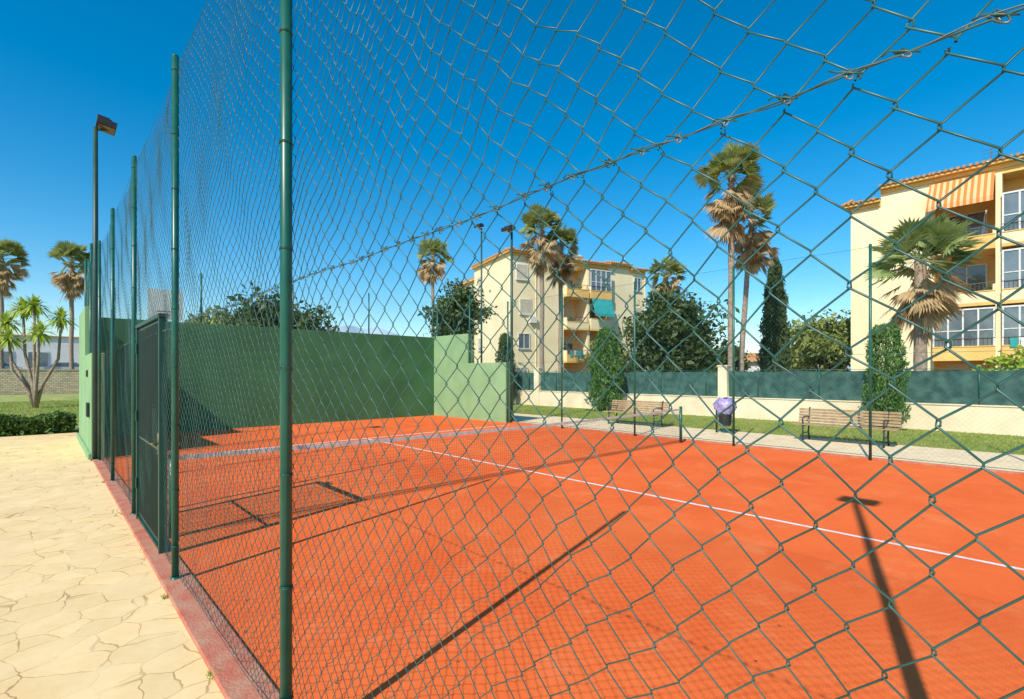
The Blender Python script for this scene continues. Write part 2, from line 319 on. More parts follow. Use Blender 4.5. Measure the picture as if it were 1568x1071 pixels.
FXN=0.835; H=4.375; MID=2.17
fence=empty('chain_link_fence')
for (a,bb,n,hk,r) in ((-2.9,0.9,6,True,0.00155),(0.9,5.0,6,True,0.0015),(5.0,9.0,4,True,0.0014),(9.0,13.4,3,False,0.0012)):
    linkmesh('mesh_lower',a,bb,0.05,MID-0.006,FXN,r,n,hk,fence)
    linkmesh('mesh_upper',a,bb,MID+0.006,H-0.03,FXN,r,n,hk,fence,phase=1,wob=1.6)
def wobz(y): return 0.005*math.sin(3.1*y)+0.003*math.sin(9*y+1)
b=MB()
ys=np.arange(-2.9,13.4,0.08)
for zz in (0.06,MID,H-0.03): b.tube([(FXN-0.006,y,zz+wobz(y+zz)) for y in ys],0.0017,5,'wire')
b.build('tension_wires',fence,True)
b=MB(); ys=np.arange(-0.4,9,0.02)
b.tube([(FXN-0.008,y,MID+wobz(y+MID)+0.004*math.sin(y*39)+0.002*math.sin(y*17)) for y in ys],0.0012,4,'galv')
yk=-0.3
while yk<9:
    y=yk+random.uniform(-.012,.012); yk+=0.082
    zz=MID+wobz(y+MID); rr=random.uniform(.009,.013); tilt=random.uniform(0.2,.9)
    pts=[(FXN-0.006+rr*math.sin(a)*0.6,y+rr*math.cos(a)*0.35+tilt*rr*math.sin(a)+a*0.0012,zz+rr*1.1*math.sin(a)) for a in np.linspace(0,10,20)]
    b.tube(pts,0.0015,5,'galv')
    b.tube([(FXN-0.006,y-0.012,zz-0.006),(FXN-0.009,y+0.004,zz+0.001),(FXN-0.007,y+0.022,zz+0.010),(FXN-0.006,y+0.03,zz+random.uniform(.0,.02))],0.0014,5,'wire')
b.build('seam_lacing',fence,True)
b=MB(); tb=MB()
for i in range(-1,6):
    y=2.37+2.65*(i-0)
    if abs(y-13)<0.5: y=13.0
    px=FXN-0.029
    b.tube([(px,y,0.0),(px,y,H+0.06)],0.0265,18,'post')
    b.sphere((px,y,H+0.06),0.028,'post',6,0.6)
    b.tube([(px,y,0.0),(px,y,0.045)],[0.045,0.036],12,'post')
    for j in range(9):
        z=0.3+j*0.5+random.uniform(-.03,.03)
        for dz in (0,0.006):
            pts=[(px+0.0285*math.cos(a),y+0.0285*math.sin(a),z+dz+0.003*math.sin(2*a)) for a in np.linspace(0,2*math.pi,16)]
            tb.tube(pts,0.0020,5,'wire')
        tb.tube([(px-0.01,y+0.028,z),(px+0.005,y+0.04,z+0.008),(px+.01,y+0.045,z-0.012),(px+.02,y+0.035,z-0.02)],0.002,5,'galv')
b.build('posts',fence,True); tb.build('wire_ties',fence,True)

ff=empty('chain_link_fence')
FF=12.3
linkmesh('mesh',-6,13.4,0.08,MID,FF,0.0011,3,False,ff,k='wire_far',wob=0.5)
linkmesh('mesh_top',-6,13.4,MID,H-0.02,FF,0.0011,3,False,ff,k='wire_far',phase=1,wob=0.5)
b=MB()
for y in (13.35,10.75,8.0,5.2,2.43,-0.35,-3.1,-5.9):
    b.tube([(FF,y,0),(FF,y,H+.03)],0.027,10,'post'); b.sphere((FF,y,H+.03),0.029,'post',5,0.5)
for z in (0.1,MID,H-0.02): b.tube([(FF,-6,z),(FF,13.4,z)],0.006 if z<1 else 0.0035,5,'post')
b.build('posts',ff,True)
fb=empty('chain_link_fence')
linkmesh('mesh_back',0.9,12.3,3.37,4.9,18.15,0.0012,3,False,fb,k='wire_far',wob=0.4,axis='x')
linkmesh('mesh_side',13.4,18.1,2.22,4.4,12.36,0.0012,3,False,fb,k='wire_far',wob=0.4)
linkmesh('mesh_side_left',13.4,18.1,2.22,4.4,0.82,0.0012,3,False,fb,k='wire_far',wob=0.4)
b=MB()
for x in (0.9,3.6,6.4,9.3,12.3): b.tube([(x,18.15,3.3),(x,18.15,4.95)],0.028,8,'post')
for y in (15.66,17.9): b.tube([(12.36,y,2.1),(12.36,y,4.9)],0.028,8,'post'); b.tube([(0.82,y,2.1),(0.82,y,4.9)],0.028,8,'post')
b.build('posts',fb,True)

# ------------------------------------------------------------------ green walls
b=MB()
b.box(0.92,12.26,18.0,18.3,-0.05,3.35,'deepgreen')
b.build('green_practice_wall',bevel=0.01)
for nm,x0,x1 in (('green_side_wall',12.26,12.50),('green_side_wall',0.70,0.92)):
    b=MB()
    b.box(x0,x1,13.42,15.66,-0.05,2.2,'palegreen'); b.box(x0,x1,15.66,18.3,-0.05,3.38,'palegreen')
    if x0<1:
        b.box(x0-0.05,x0-0.002,13.8,14.15,0.85,1.15,'black'); b.box(x0-0.05,x0,13.42,18.3,-0.05,0.12,'palegreen'); b.box(x0-0.03,x0,14.4,14.6,1.7,1.85,'black')
    b.build(nm,bevel=0.01)

# ------------------------------------------------------------------ gate
g=empty('metal_gate'); b=MB()
y0,y1,zt=5.80,7.45,2.30
b.box(0.80,0.87,y0,y0+0.05,0.02,zt,'gate'); b.box(0.80,0.87,y1-0.05,y1,0.02,zt,'gate'); b.box(0.795,0.875,y0-0.01,y1+0.01,zt,zt+0.04,'gate'); b.box(0.81,0.86,y0+0.05,y1-0.05,0.032,0.06,'gate')
b.build('frame',g,bevel=0.004)
b=MB()
a0,a1=y0+0.055,y1-0.055
b.box(0.82,0.85,a0,a0+0.025,0.09,zt-0.01,'gate'); b.box(0.82,0.85,a1-0.025,a1,0.09,zt-0.01,'gate')
for z in (0.09,1.0,zt-0.035): b.box(0.822,0.848,a0+0.025,a1-0.025,z,z+0.022,'gate')
yy=a0+0.05
while yy<a1-0.03: b.tube([(0.825,yy,0.11),(0.825,yy,zt-0.035)],0.0026,4,'gatedark',False); yy+=0.034
for i in range(42):
    z=0.16+i*0.05
    if z<2.25: b.tube([(0.832,a0+.025,z),(0.832,a1-.025,z)],0.0022,4,'gatedark',False)
b.build('barred_leaf',g)
b=MB(); b.box(0.800,0.818,a0+0.002,a0+0.04,0.98,1.18,'rust'); b.tube([(0.80,a0+0.02,1.08),(0.75,a0+0.02,1.08),(0.75,a0+0.12,1.08)],0.009,8,'rust')
b.tube([(0.9,a0+0.03,1.1),(0.86,a0+0.03,1.1)],0.01,8,'rust'); b.build('handle',g,True)
b=MB()
for z in (0.4,1.2,2.0): b.tube([(0.80,a1+0.01,z),(0.80,a1+0.01,z+0.12)],0.013,8,'gate')
b.box(0.877,0.93,7.1,7.32,zt-0.04,zt+0.06,'gate'); b.build('hinges_and_closer',g)

# ------------------------------------------------------------------ net
n_=empty('tennis_net'); b=MB()
NY=6.4; xa,xb=1.0,11.95
def ntop(x): t=(x-xa)/(xb-xa); return 0.88-0.07*4*t*(1-t)*0.8
for x in (xa,xb): b.tube([(x,NY,0),(x,NY,0.92)],0.036,12,'post'); b.sphere((x,NY,0.92),0.037,'post',5,0.4)
b.build('posts',n_,True)
b=MB(); X=np.linspace(xa+0.05,xb-0.05,40)
for i in range(39):
    p,q=X[i],X[i+1]
    for yy in (NY-0.006,NY+0.006): b.poly([(p,yy,ntop(p)-0.05),(q,yy,ntop(q)-0.05),(q,yy,ntop(q)),(p,yy,ntop(p))],'tape')
    b.poly([(p,NY-0.006,ntop(p)),(q,NY-0.006,ntop(q)),(q,NY+0.006,ntop(q)),(p,NY+0.006,ntop(p))],'tape')
b.build('top_tape',n_)
b=MB(); x=xa+0.05
while x<xb-0.05:
    b.tube([(x,NY,0.03),(x,NY,ntop(x)-0.05)],0.0014,3,'net',False); x+=0.045
for j in range(18):
    b.tube([(xx,NY,0.03+(ntop(xx)-0.08)*j/17) for xx in X],0.0014,3,'net',False)
b.tube([(xx,NY,0.03) for xx in X],0.004,4,'net')
b.build('netting',n_)

# ------------------------------------------------------------------ floodlights
def flood(x,y,h,dirx,two=False,base=0):
    e=empty('floodlight_pole',(x,y,0)); b=MB()
    b.tube([(0,0,base),(0,0,h*0.5),(0,0,h)],[0.055,0.048,0.04],14,'pole'); b.tube([(0,0,base),(0,0,base+0.03)],0.08,12,'pole')
    b.tube([(0,0,h-0.05),(dirx*0.08,0,h-0.02),(dirx*0.22,0,h+0.02)],0.025,8,'pole'); b.build('pole',e,True)
    b=MB(); R=Matrix.Rotation(math.radians(8*dirx),3,'Y')
    b.obox((dirx*0.17,0,h+0.08),(0.32,0.44,0.12),R,'black')
    b.obox((dirx*0.14,0,h+0.16),(0.22,0.32,0.06),R,'black')
    for q in (-0.15,-0.05,0.05,0.15): b.obox((dirx*0.12,q,h+0.19),(0.2,0.012,0.05),R,'black')
    b.obox((dirx*0.17,0,h+0.01),(0.27,0.38,0.012),R,'lampglass'); b.build('lamp_head',e,bevel=0.01)
flood(0.76,13.25,6.80,1); flood(12.45,13.3,6.95,-1); flood(0.70,-0.309,7.0,1)
flood(16.9,20.4,9.5,-1)

# ------------------------------------------------------------------ boundary wall with screening
b=MB(); wx=20.4
b.box(wx,wx+0.25,-14,40,-0.1,0.80,'creamwall'); b.box(wx-0.03,wx+0.28,-14,40,0.80,0.84,'creamwall')
for y in (-12.2,-1.58,9.06,19.7,30.3): b.box(wx-0.06,wx+0.31,y-0.19,y+0.19,-0.1,2.08,'creamwall'); b.box(wx-0.09,wx+0.34,y-0.22,y+0.22,2.08,2.14,'creamwall')
b.build('cream_boundary_wall',bevel=0.01)
se=empty('green_screen_fence')
ys=np.arange(-14,40.01,0.125); K=len(ys); V=[];F=[]
for i,y in enumerate(ys):
    sag=0.03*abs(math.sin(y*1.48))
    for j,z in enumerate(np.linspace(0.85,1.9,7)):
        V.append((wx+0.11+0.02*math.sin(y*2.1+z*2)+0.012*math.sin(y*7+z*3)+0.008*random.uniform(-1,1),y,z-(sag+random.uniform(0,.02) if j==6 else 0)))
for i in range(K-1):
    for j in range(6): a=i*7+j; F.append((a,a+1,a+8,a+7))
np_mesh('screen_cloth',np.array(V),np.array(F),'screen',se)
b=MB(); y=-13.5
while y<40: b.tube([(wx+0.07,y,0.84),(wx+0.07,y,2.0)],0.02,8,'post'); y+=2.12
b.tube([(wx+0.07,-14,1.93),(wx+0.07,40,1.93)],0.008,6,'post'); b.build('screen_posts',se,True)

# ------------------------------------------------------------------ benches
def bench(x,y,L=2.2):
    e=empty('park_bench',(x,y,0)); b=MB()
    for i in range(6): b.box(-0.28+i*0.088,-0.28+i*0.088+0.068,-L/2,L/2,0.42,0.448,'wood')
    b.build('seat',e,bevel=0.004); b=MB(); R=Matrix.Rotation(math.radians(12),3,'Y')
    for i in range(5): z=0.50+i*0.075; b.obox((0.265+i*0.016,0,z),(0.026,L,0.06),R,'wood')
    b.build('backrest',e,bevel=0.004); b=MB()
    for yy in (-L/2+0.25,L/2-0.25):
        b.tube([(-0.27,yy,0),(-0.24,yy,0.2),(-0.25,yy,0.41)],0.022,8,'iron'); b.tube([(0.30,yy,0),(0.2,yy,0.2),(0.26,yy,0.42),(0.345,yy,0.86)],0.022,8,'iron')
        b.tube([(-0.27,yy,0.405),(0.26,yy,0.405)],0.02,8,'iron'); b.tube([(-0.24,yy,0.2),(0.2,yy,0.2)],0.015,8,'iron')
        b.tube([(-0.25,yy,0.41),(-0.27,yy,0.6),(-0.1,yy,0.64),(0.28,yy,0.62)],0.017,8,'iron')
    b.build('legs',e,True)
bench(14.9,3.5,2.25); bench(14.9,9.7,2.3)

e=empty('litter_bin',(14.9,6.55,0)); b=MB()
b.tube([(0,0.26,0),(0,0.26,0.95)],0.03,10,'iron'); b.tube([(0,-0.26,0),(0,-0.26,0.95)],0.03,10,'iron')
b.tube([(0,-0.26,0.62),(0,0.26,0.62)],0.015,8,'iron'); b.build('support',e,True)
b=MB(); b.tube([(0,0,0.22),(0,0,0.26),(0,0,0.7),(0,0,0.72)],[0.15,0.17,0.2,0.21],18,'black')
for z in (0.34,0.48,0.6): b.tube([(0,0,z),(0,0,z+0.02)],0.202,18,'black')
b.build('basket',e)
vs=[];fs=[];nn=20
for j in range(9):
    t=j/8; zz=0.60+0.45*t
    rr=(0.22+0.09*math.sin(t*3.0))*(1-0.35*t**3)
    for q in range(nn):
        a=2*math.pi*q/nn; r2=rr*(1+0.16*math.sin(a*5+j)+0.13*random.uniform(-1,1)); vs.append((r2*math.cos(a),r2*math.sin(a),zz+random.uniform(-.03,.03)))
for j in range(8):
    for q in range(nn): a0=j*nn+q; a1=j*nn+(q+1)%nn; fs.append((a0,a1,a1+nn,a0+nn))
np_mesh('bag',np.array(vs),np.array(fs),'bag',e)

# ------------------------------------------------------------------ vegetation
def leafquads(C,size,aspect=0.5,up=0.0,sv=0.35):
    n=len(C); d=rng.normal(size=(n,3)); d[:,2]+=up; d/=np.linalg.norm(d,axis=1,keepdims=True)
    e=rng.normal(size=(n,3)); e-=d*np.sum(d*e,1,keepdims=True); e/=np.linalg.norm(e,axis=1,keepdims=True)
    s=size*np.exp(rng.normal(0,sv,n))[:,None]
    V=np.stack([C-d*s,C+e*s*aspect,C+d*s,C-e*s*aspect],1).reshape(-1,3); return V,np.arange(4*n).reshape(n,4)
def broadleaf(name,x,y,H_,R,base,k,nc=70,nl=150,size=0.13,zs=1.0,trunk=0.22,z0=0):
    e=empty(name,(x,y,z0)); b=MB(); cz=(H_+base)/2; rz=(H_-base)/2
    b.tube([(0,0,0),(0.1,0.05,base*0.6),(0,0.1,cz)],[trunk,trunk*.75,trunk*.45],10,'bark')
    cs=[]
    while len(cs)<nc:
        p=rng.uniform(-1,1,3); r=np.linalg.norm(p)
        if r>1 or r<0.35: continue
        f=0.8+0.25*math.sin(3*math.atan2(p[1],p[0])+x)+0.12*math.sin(7*p[2]+y)
        cs.append((p[0]*R*f,p[1]*R*f,cz+p[2]*rz*(0.85+0.15*rng.uniform())))
    for c in cs[::5]:
        b.tube([(0,0.05,base*0.7+0.2*c[2]*0.3),(c[0]*.5,c[1]*.5,(c[2]+base)*.5),c],[trunk*.4,trunk*.22,0.02],6,'bark')
    b.build('trunk_and_limbs',e,True)
    cr=R*0.2
    C=np.concatenate([np.array(c)+rng.normal(0,1,(nl,3))*cr*np.array([1,1,0.7])*rng.uniform(0.7,1.2) for c in cs])
    V,F=leafquads(C,size,0.5); np_mesh('crown',V,F,k,e)
def column(name,x,y,H_,R,k,n=6000,size=0.09,pointy=1.0,z0=0):
    e=empty(name,(x,y,z0)); b=MB(); b.tube([(0,0,0),(0,0,H_*0.9)],[R*0.22,0.02],8,'bark'); b.build('trunk',e,True)
    t=rng.uniform(0,1,n)**0.9; prof=np.minimum(1,(t+0.03)/0.14)**0.6*(np.clip(1-t,0,1)**(0.55*pointy))*1.12
    a=rng.uniform(0,2*np.pi,n); lump=1+0.13*np.sin(3*a+9*t*H_/3)+0.1*np.sin(7*a-21*t)+0.08*np.sin(31*t+2*a)
    r=R*prof*lump*(1-0.42*rng.uniform(0,1,n)**2)
    C=np.stack([r*np.cos(a),r*np.sin(a),0.08+t*(H_-0.1)],1)+rng.normal(0,size*.4,(n,3))
    V,F=leafquads(C,size,0.28,up=1.6); np_mesh('foliage',V,F,k,e)
def fan(V,F,org,dirv,pet,bl,nb,spread,droop,wf=0.055):
    d=Vector(dirv).normalized(); up=Vector((0,0,1)); s=d.cross(up)
    if s.length<0.05: s=Vector((1,0,0))
    s.normalize(); s=(Matrix.Rotation(random.uniform(-.9,.9),3,d)@s); nrm=s.cross(d).normalized()
    o=Vector(org); h=o+d*pet+Vector((0,0,-droop*pet*0.2)); wv=s*0.014
    b=len(V); V+= [o-wv*1.3,o+wv*1.3,h+wv,h-wv]; F.append((b,b+1,b+2,b+3))
    for i in range(nb):
        a=(i/(nb-1)-0.5)*2*spread; q=(d*math.cos(a)+s*math.sin(a)).normalized(); L=bl*(0.75+0.25*math.cos(a))*random.uniform(.85,1.1)
        wd=nrm.cross(q).normalized()*(bl*wf)
        m=h+q*L*0.6+Vector((0,0,-droop*L*0.10)); t=h+q*L*0.97+Vector((0,0,-droop*L*random.uniform(.25,.5)))
        b=len(V); V+=[h,m-wd,t,m+wd]; F.append((b,b+1,b+2,b+3))
def palm(x,y,h,r,kleaf='palmleaf',lean=(0,0),tr=0.2,nlive=42,ndead=60,z0=0,skirt=1.0):
    e=empty('palm_tree',(x,y,z0)); b=MB(); n=14
    pts=[(lean[0]*(i/n)**1.6+0.03*math.sin(i),lean[1]*(i/n)**1.6,h*i/n) for i in range(n+1)]
    rs=[tr*(1.35-0.45*min(1,i/3)-0.12*i/n)*(1+0.05*(i%2)) for i in range(n+1)]
    b.tube(pts,rs,12,'palmbark'); top=Vector(pts[-1])
    for i in range(40):
        a=random.uniform(0,6.28); z=h-random.uniform(0,r*0.7); o=Vector((top.x+tr*.7*math.cos(a),top.y+tr*.7*math.sin(a),z))
        b.tube([o,o+Vector((math.cos(a)*0.12,math.sin(a)*0.12,0.12))],[0.035,0.012],4,'palmbark')
    b.build('trunk',e,True)
    V=[];F=[]
    for i in range(nlive):
        az=random.uniform(0,6.283); el=math.radians(random.triangular(-35,89,38))
        d=(math.cos(el)*math.cos(az),math.cos(el)*math.sin(az),math.sin(el))
        fan(V,F,top+Vector((0,0,random.uniform(-.1,.15))),d,r*random.uniform(.3,.6),r*random.uniform(.36,.5),15,math.radians(72),0.30)
    np_mesh('green_fronds',np.array([tuple(v) for v in V]),np.array(F),kleaf,e)
    V=[];F=[]
    for i in range(ndead):
        az=random.uniform(0,6.283); el=math.radians(random.uniform(-86,-8)); lo=random.uniform(0,0.75)*r*skirt
        d=(math.cos(el)*math.cos(az),math.cos(el)*math.sin(az),math.sin(el))
        fan(V,F,top+Vector((0,0,-lo)),d,r*random.uniform(.25,.5),r*random.uniform(.38,.5),11,math.radians(38),0.7,0.05)
    np_mesh('dead_frond_skirt',np.array([tuple(v) for v in V]),np.array(F),'palmdead',e)
palm(1.9,64,12.6,2.4,nlive=60,ndead=60); palm(-2.9,65.7,12.5,2.2,nlive=55,ndead=50)
palm(28.4,41.9,13.7,2.2,tr=0.2,nlive=60,ndead=50,skirt=.8); palm(26.2,24.8,12.2,2.05,tr=0.19,nlive=68,ndead=65); palm(28.7,25.2,11.6,1.85,tr=0.2,nlive=50,ndead=80,skirt=1.3)
palm(24.1,10.3,11.3,1.85,tr=0.17,nlive=70,ndead=75,skirt=1.2); palm(26.5,10.85,9.9,1.65,lean=(0.4,-0.45),tr=0.15,nlive=50,ndead=80,skirt=1.3)
palm(38.2,21.8,10.3,1.9,tr=0.2,nlive=55,ndead=65)
palm(28.2,3.74,6.8,2.3,kleaf='palmyellow',tr=0.28,nlive=85,ndead=50,skirt=0.9)
column('cypress_tree',32.1,11.1,8.7,0.85,'leafcyp',9000,0.13,0.9)
column('columnar_shrub',19.55,3.45,3.35,0.5,'leafcol',8000,0.055,0.3)
column('columnar_shrub',19.5,14.26,3.95,0.72,'leafcol',8000,0.075,0.5)
column('columnar_shrub',19.5,21.4,4.1,0.62,'leafcyp',5000,0.08,0.6)
broadleaf('round_tree',31.2,17.3,7.2,2.9,1.2,'leafdark',85,170,0.15)
broadleaf('round_tree',22.9,30.6,8.7,2.1,2.6,'leafdark',55,150,0.15)
broadleaf('pine_tree',41.1,10.9,6.5,2.7,1.5,'leafolive',60,150,0.14)
broadleaf('garden_tree',10.2,31.5,6.0,3.0,2.2,'leafdark',60,140,0.15)
broadleaf('garden_tree',8.2,36,5.8,2.2,2.2,'leafolive',45,130,0.15)
broadleaf('garden_tree',25.5,18.8,4.0,1.1,1.2,'leafolive',25,130,0.11,trunk=0.1)
broadleaf('flowering_shrub',27.6,0.7,2.9,1.0,0.6,'leafyel',25,100,0.09,trunk=0.07)
for (x,y) in ((46,20),(52,24),(50,16),(58,18),(38,27),(33,40),(16,48)):
    broadleaf('garden_tree',x,y,random.uniform(3.8,5),2.2,0.8,random.choice(['leafolive','leafdark']),30,100,0.17)

def dracaena(x,y,s=1.0):
    e=empty('dracaena_tree',(x,y,0)); b=MB(); V=[];F=[]
    R=Vector((0.73,-0.684,0)); Q=Vector((0.684,0.73,0))
    for (l,q,h) in ((-.75,.1,5.2),(.15,-.2,5.3),(1.1,.3,4.7),(-1.1,-.3,3.6),(.7,-.5,3.9),(-1.7,.2,4.5)):
        t=R*l+Q*q; t.z=h
        b.tube([(0,0,0),R*l*0.25+Q*q*.3+Vector((0,0,h*0.25)),R*l*0.85+Q*q+Vector((0,0,h*0.55)),t],[0.11,0.08,0.065,0.05],8,'palmbark')
        for i in range(110):
            az=random.uniform(0,6.283); el=math.radians(random.uniform(-40,85)); d=Vector((math.cos(el)*math.cos(az),math.cos(el)*math.sin(az),math.sin(el)))
            L=random.uniform(.6,.95)*s; sd=d.cross(Vector((0,0,1))).normalized()*0.055; m=t+d*L*.55; tip=t+d*L+Vector((0,0,-0.22))
            k0=len(V); V+=[t-sd*.5,t+sd*.5,m+sd,m-sd]; F.append((k0,k0+1,k0+2,k0+3)); k0=len(V); V+=[m-sd,m+sd,tip+sd*.1,tip-sd*.1]; F.append((k0,k0+1,k0+2,k0+3))
    b.build('trunks',e,True); np_mesh('leaf_rosettes',np.array([tuple(v) for v in V]),np.array(F),'leafyel',e)
dracaena(-0.35,36.3)
def hedge(name,x0,x1,y0,y1,h,n):
    C=np.stack([rng.uniform(x0,x1,n),rng.uniform(y0,y1,n),rng.uniform(0,1,n)**0.6*h],1)
    C[:,2]*=1+0.12*np.sin(C[:,0]*5)+0.08*np.sin(C[:,0]*13+C[:,1]*7)
    V,F=leafquads(C,0.045,0.55); np_mesh(name,V,F,'hedge')
hedge('hedge',-5,0.68,20.1,21.2,0.5,26000)

# ------------------------------------------------------------------ left background
b=MB(); b.box(-60,9,62,62.5,-0.1,2.15,'stone'); b.box(-60,9,61.95,62.55,2.15,2.25,'stone'); b.build('stone_wall')
b=MB(); b.box(-60,9,62.5,120,-0.1,1.55,'earth'); b.build('raised_terrace')
e=empty('white_house',(0,0,0)); b=MB()
b.box(-22,3.4,88,98,1.5,6.6,'stucco'); b.box(-22.3,-4.5,90,98,6.6,8.8,'stucco'); b.build('walls',e)
b=MB()
b.poly([(-22.6,89.6,8.75),(-4.1,89.6,8.75),(-4.1,94,10.4),(-22.6,94,10.4)],'terra'); b.poly([(-22.6,94,10.4),(-4.1,94,10.4),(-4.1,98.4,8.75),(-22.6,98.4,8.75)],'terra')
b.box(-22.2,3.6,87.8,89.7,6.6,6.75,'terra'); b.build('roof',e)
b=MB()
for x in (-14,-10.5,-7,-3.8,-0.6):
    b.box(x-0.9,x+0.9,87.9,87.98,2.6,4.6,'glass'); b.box(x-1.0,x+1.0,87.94,87.985,2.45,4.75,'frame')
    b.box(x-0.03,x+0.03,87.86,87.9,2.6,4.6,'frame')
b.build('windows',e)
def car(x,y,z,rot):
    e=empty('parked_car',(x,y,z),rot); b=MB()
    prof=[(-2.1,.35),(-2.15,.75),(-1.95,.95),(-1.35,1.0),(-0.75,1.42),(0.75,1.45),(1.55,1.02),(2.05,.9),(2.15,.55),(2.1,.35)]
    for sx in (-0.82,0.82): b.poly([(px,sx,pz) for px,pz in (prof if sx<0 else prof[::-1])],'carpaint')
    for i in range(len(prof)):
        p,q=prof[i],prof[(i+1)%len(prof)]; b.poly([(p[0],-.82,p[1]),(p[0],.82,p[1]),(q[0],.82,q[1]),(q[0],-.82,q[1])],'carpaint')
    b.build('body',e); b=MB()
    for sx in (-0.835,0.835): b.poly([(-1.2,sx,1.0),(-.72,sx,1.35),(.7,sx,1.38),(1.35,sx,1.02)],'glass')
    b.build('side_windows',e); b=MB()
    for wx_ in (-1.35,1.35):
        for sx in (-0.86,0.66): b.tube([(wx_,sx,.32),(wx_,sx+.2,.32)],0.32,16,'tyre')
    b.build('wheels',e)
car(-3.6,66.5,1.55,0.05); car(1.6,67.5,1.55,0.0); car(-9,66,1.55,0.0)
e=empty('basketball_hoop',(3.6,24.5,0)); b=MB(); b.tube([(0,1.0,0),(0,1.0,3.6),(0,0.1,4.5)],0.06,10,'pole'); b.build('pole',e,True)
b=MB(); b.box(-0.6,0.6,-0.03,0.0,4.0,5.2,'frame'); b.box(-0.3,0.3,-0.035,-0.031,4.3,4.34,'red'); b.build('backboard',e)
b=MB(); b.tube([(0.23*math.cos(a),-0.27+0.23*math.sin(a),4.15) for a in np.linspace(0,6.283,20)],0.012,6,'red'); b.build('rim',e)

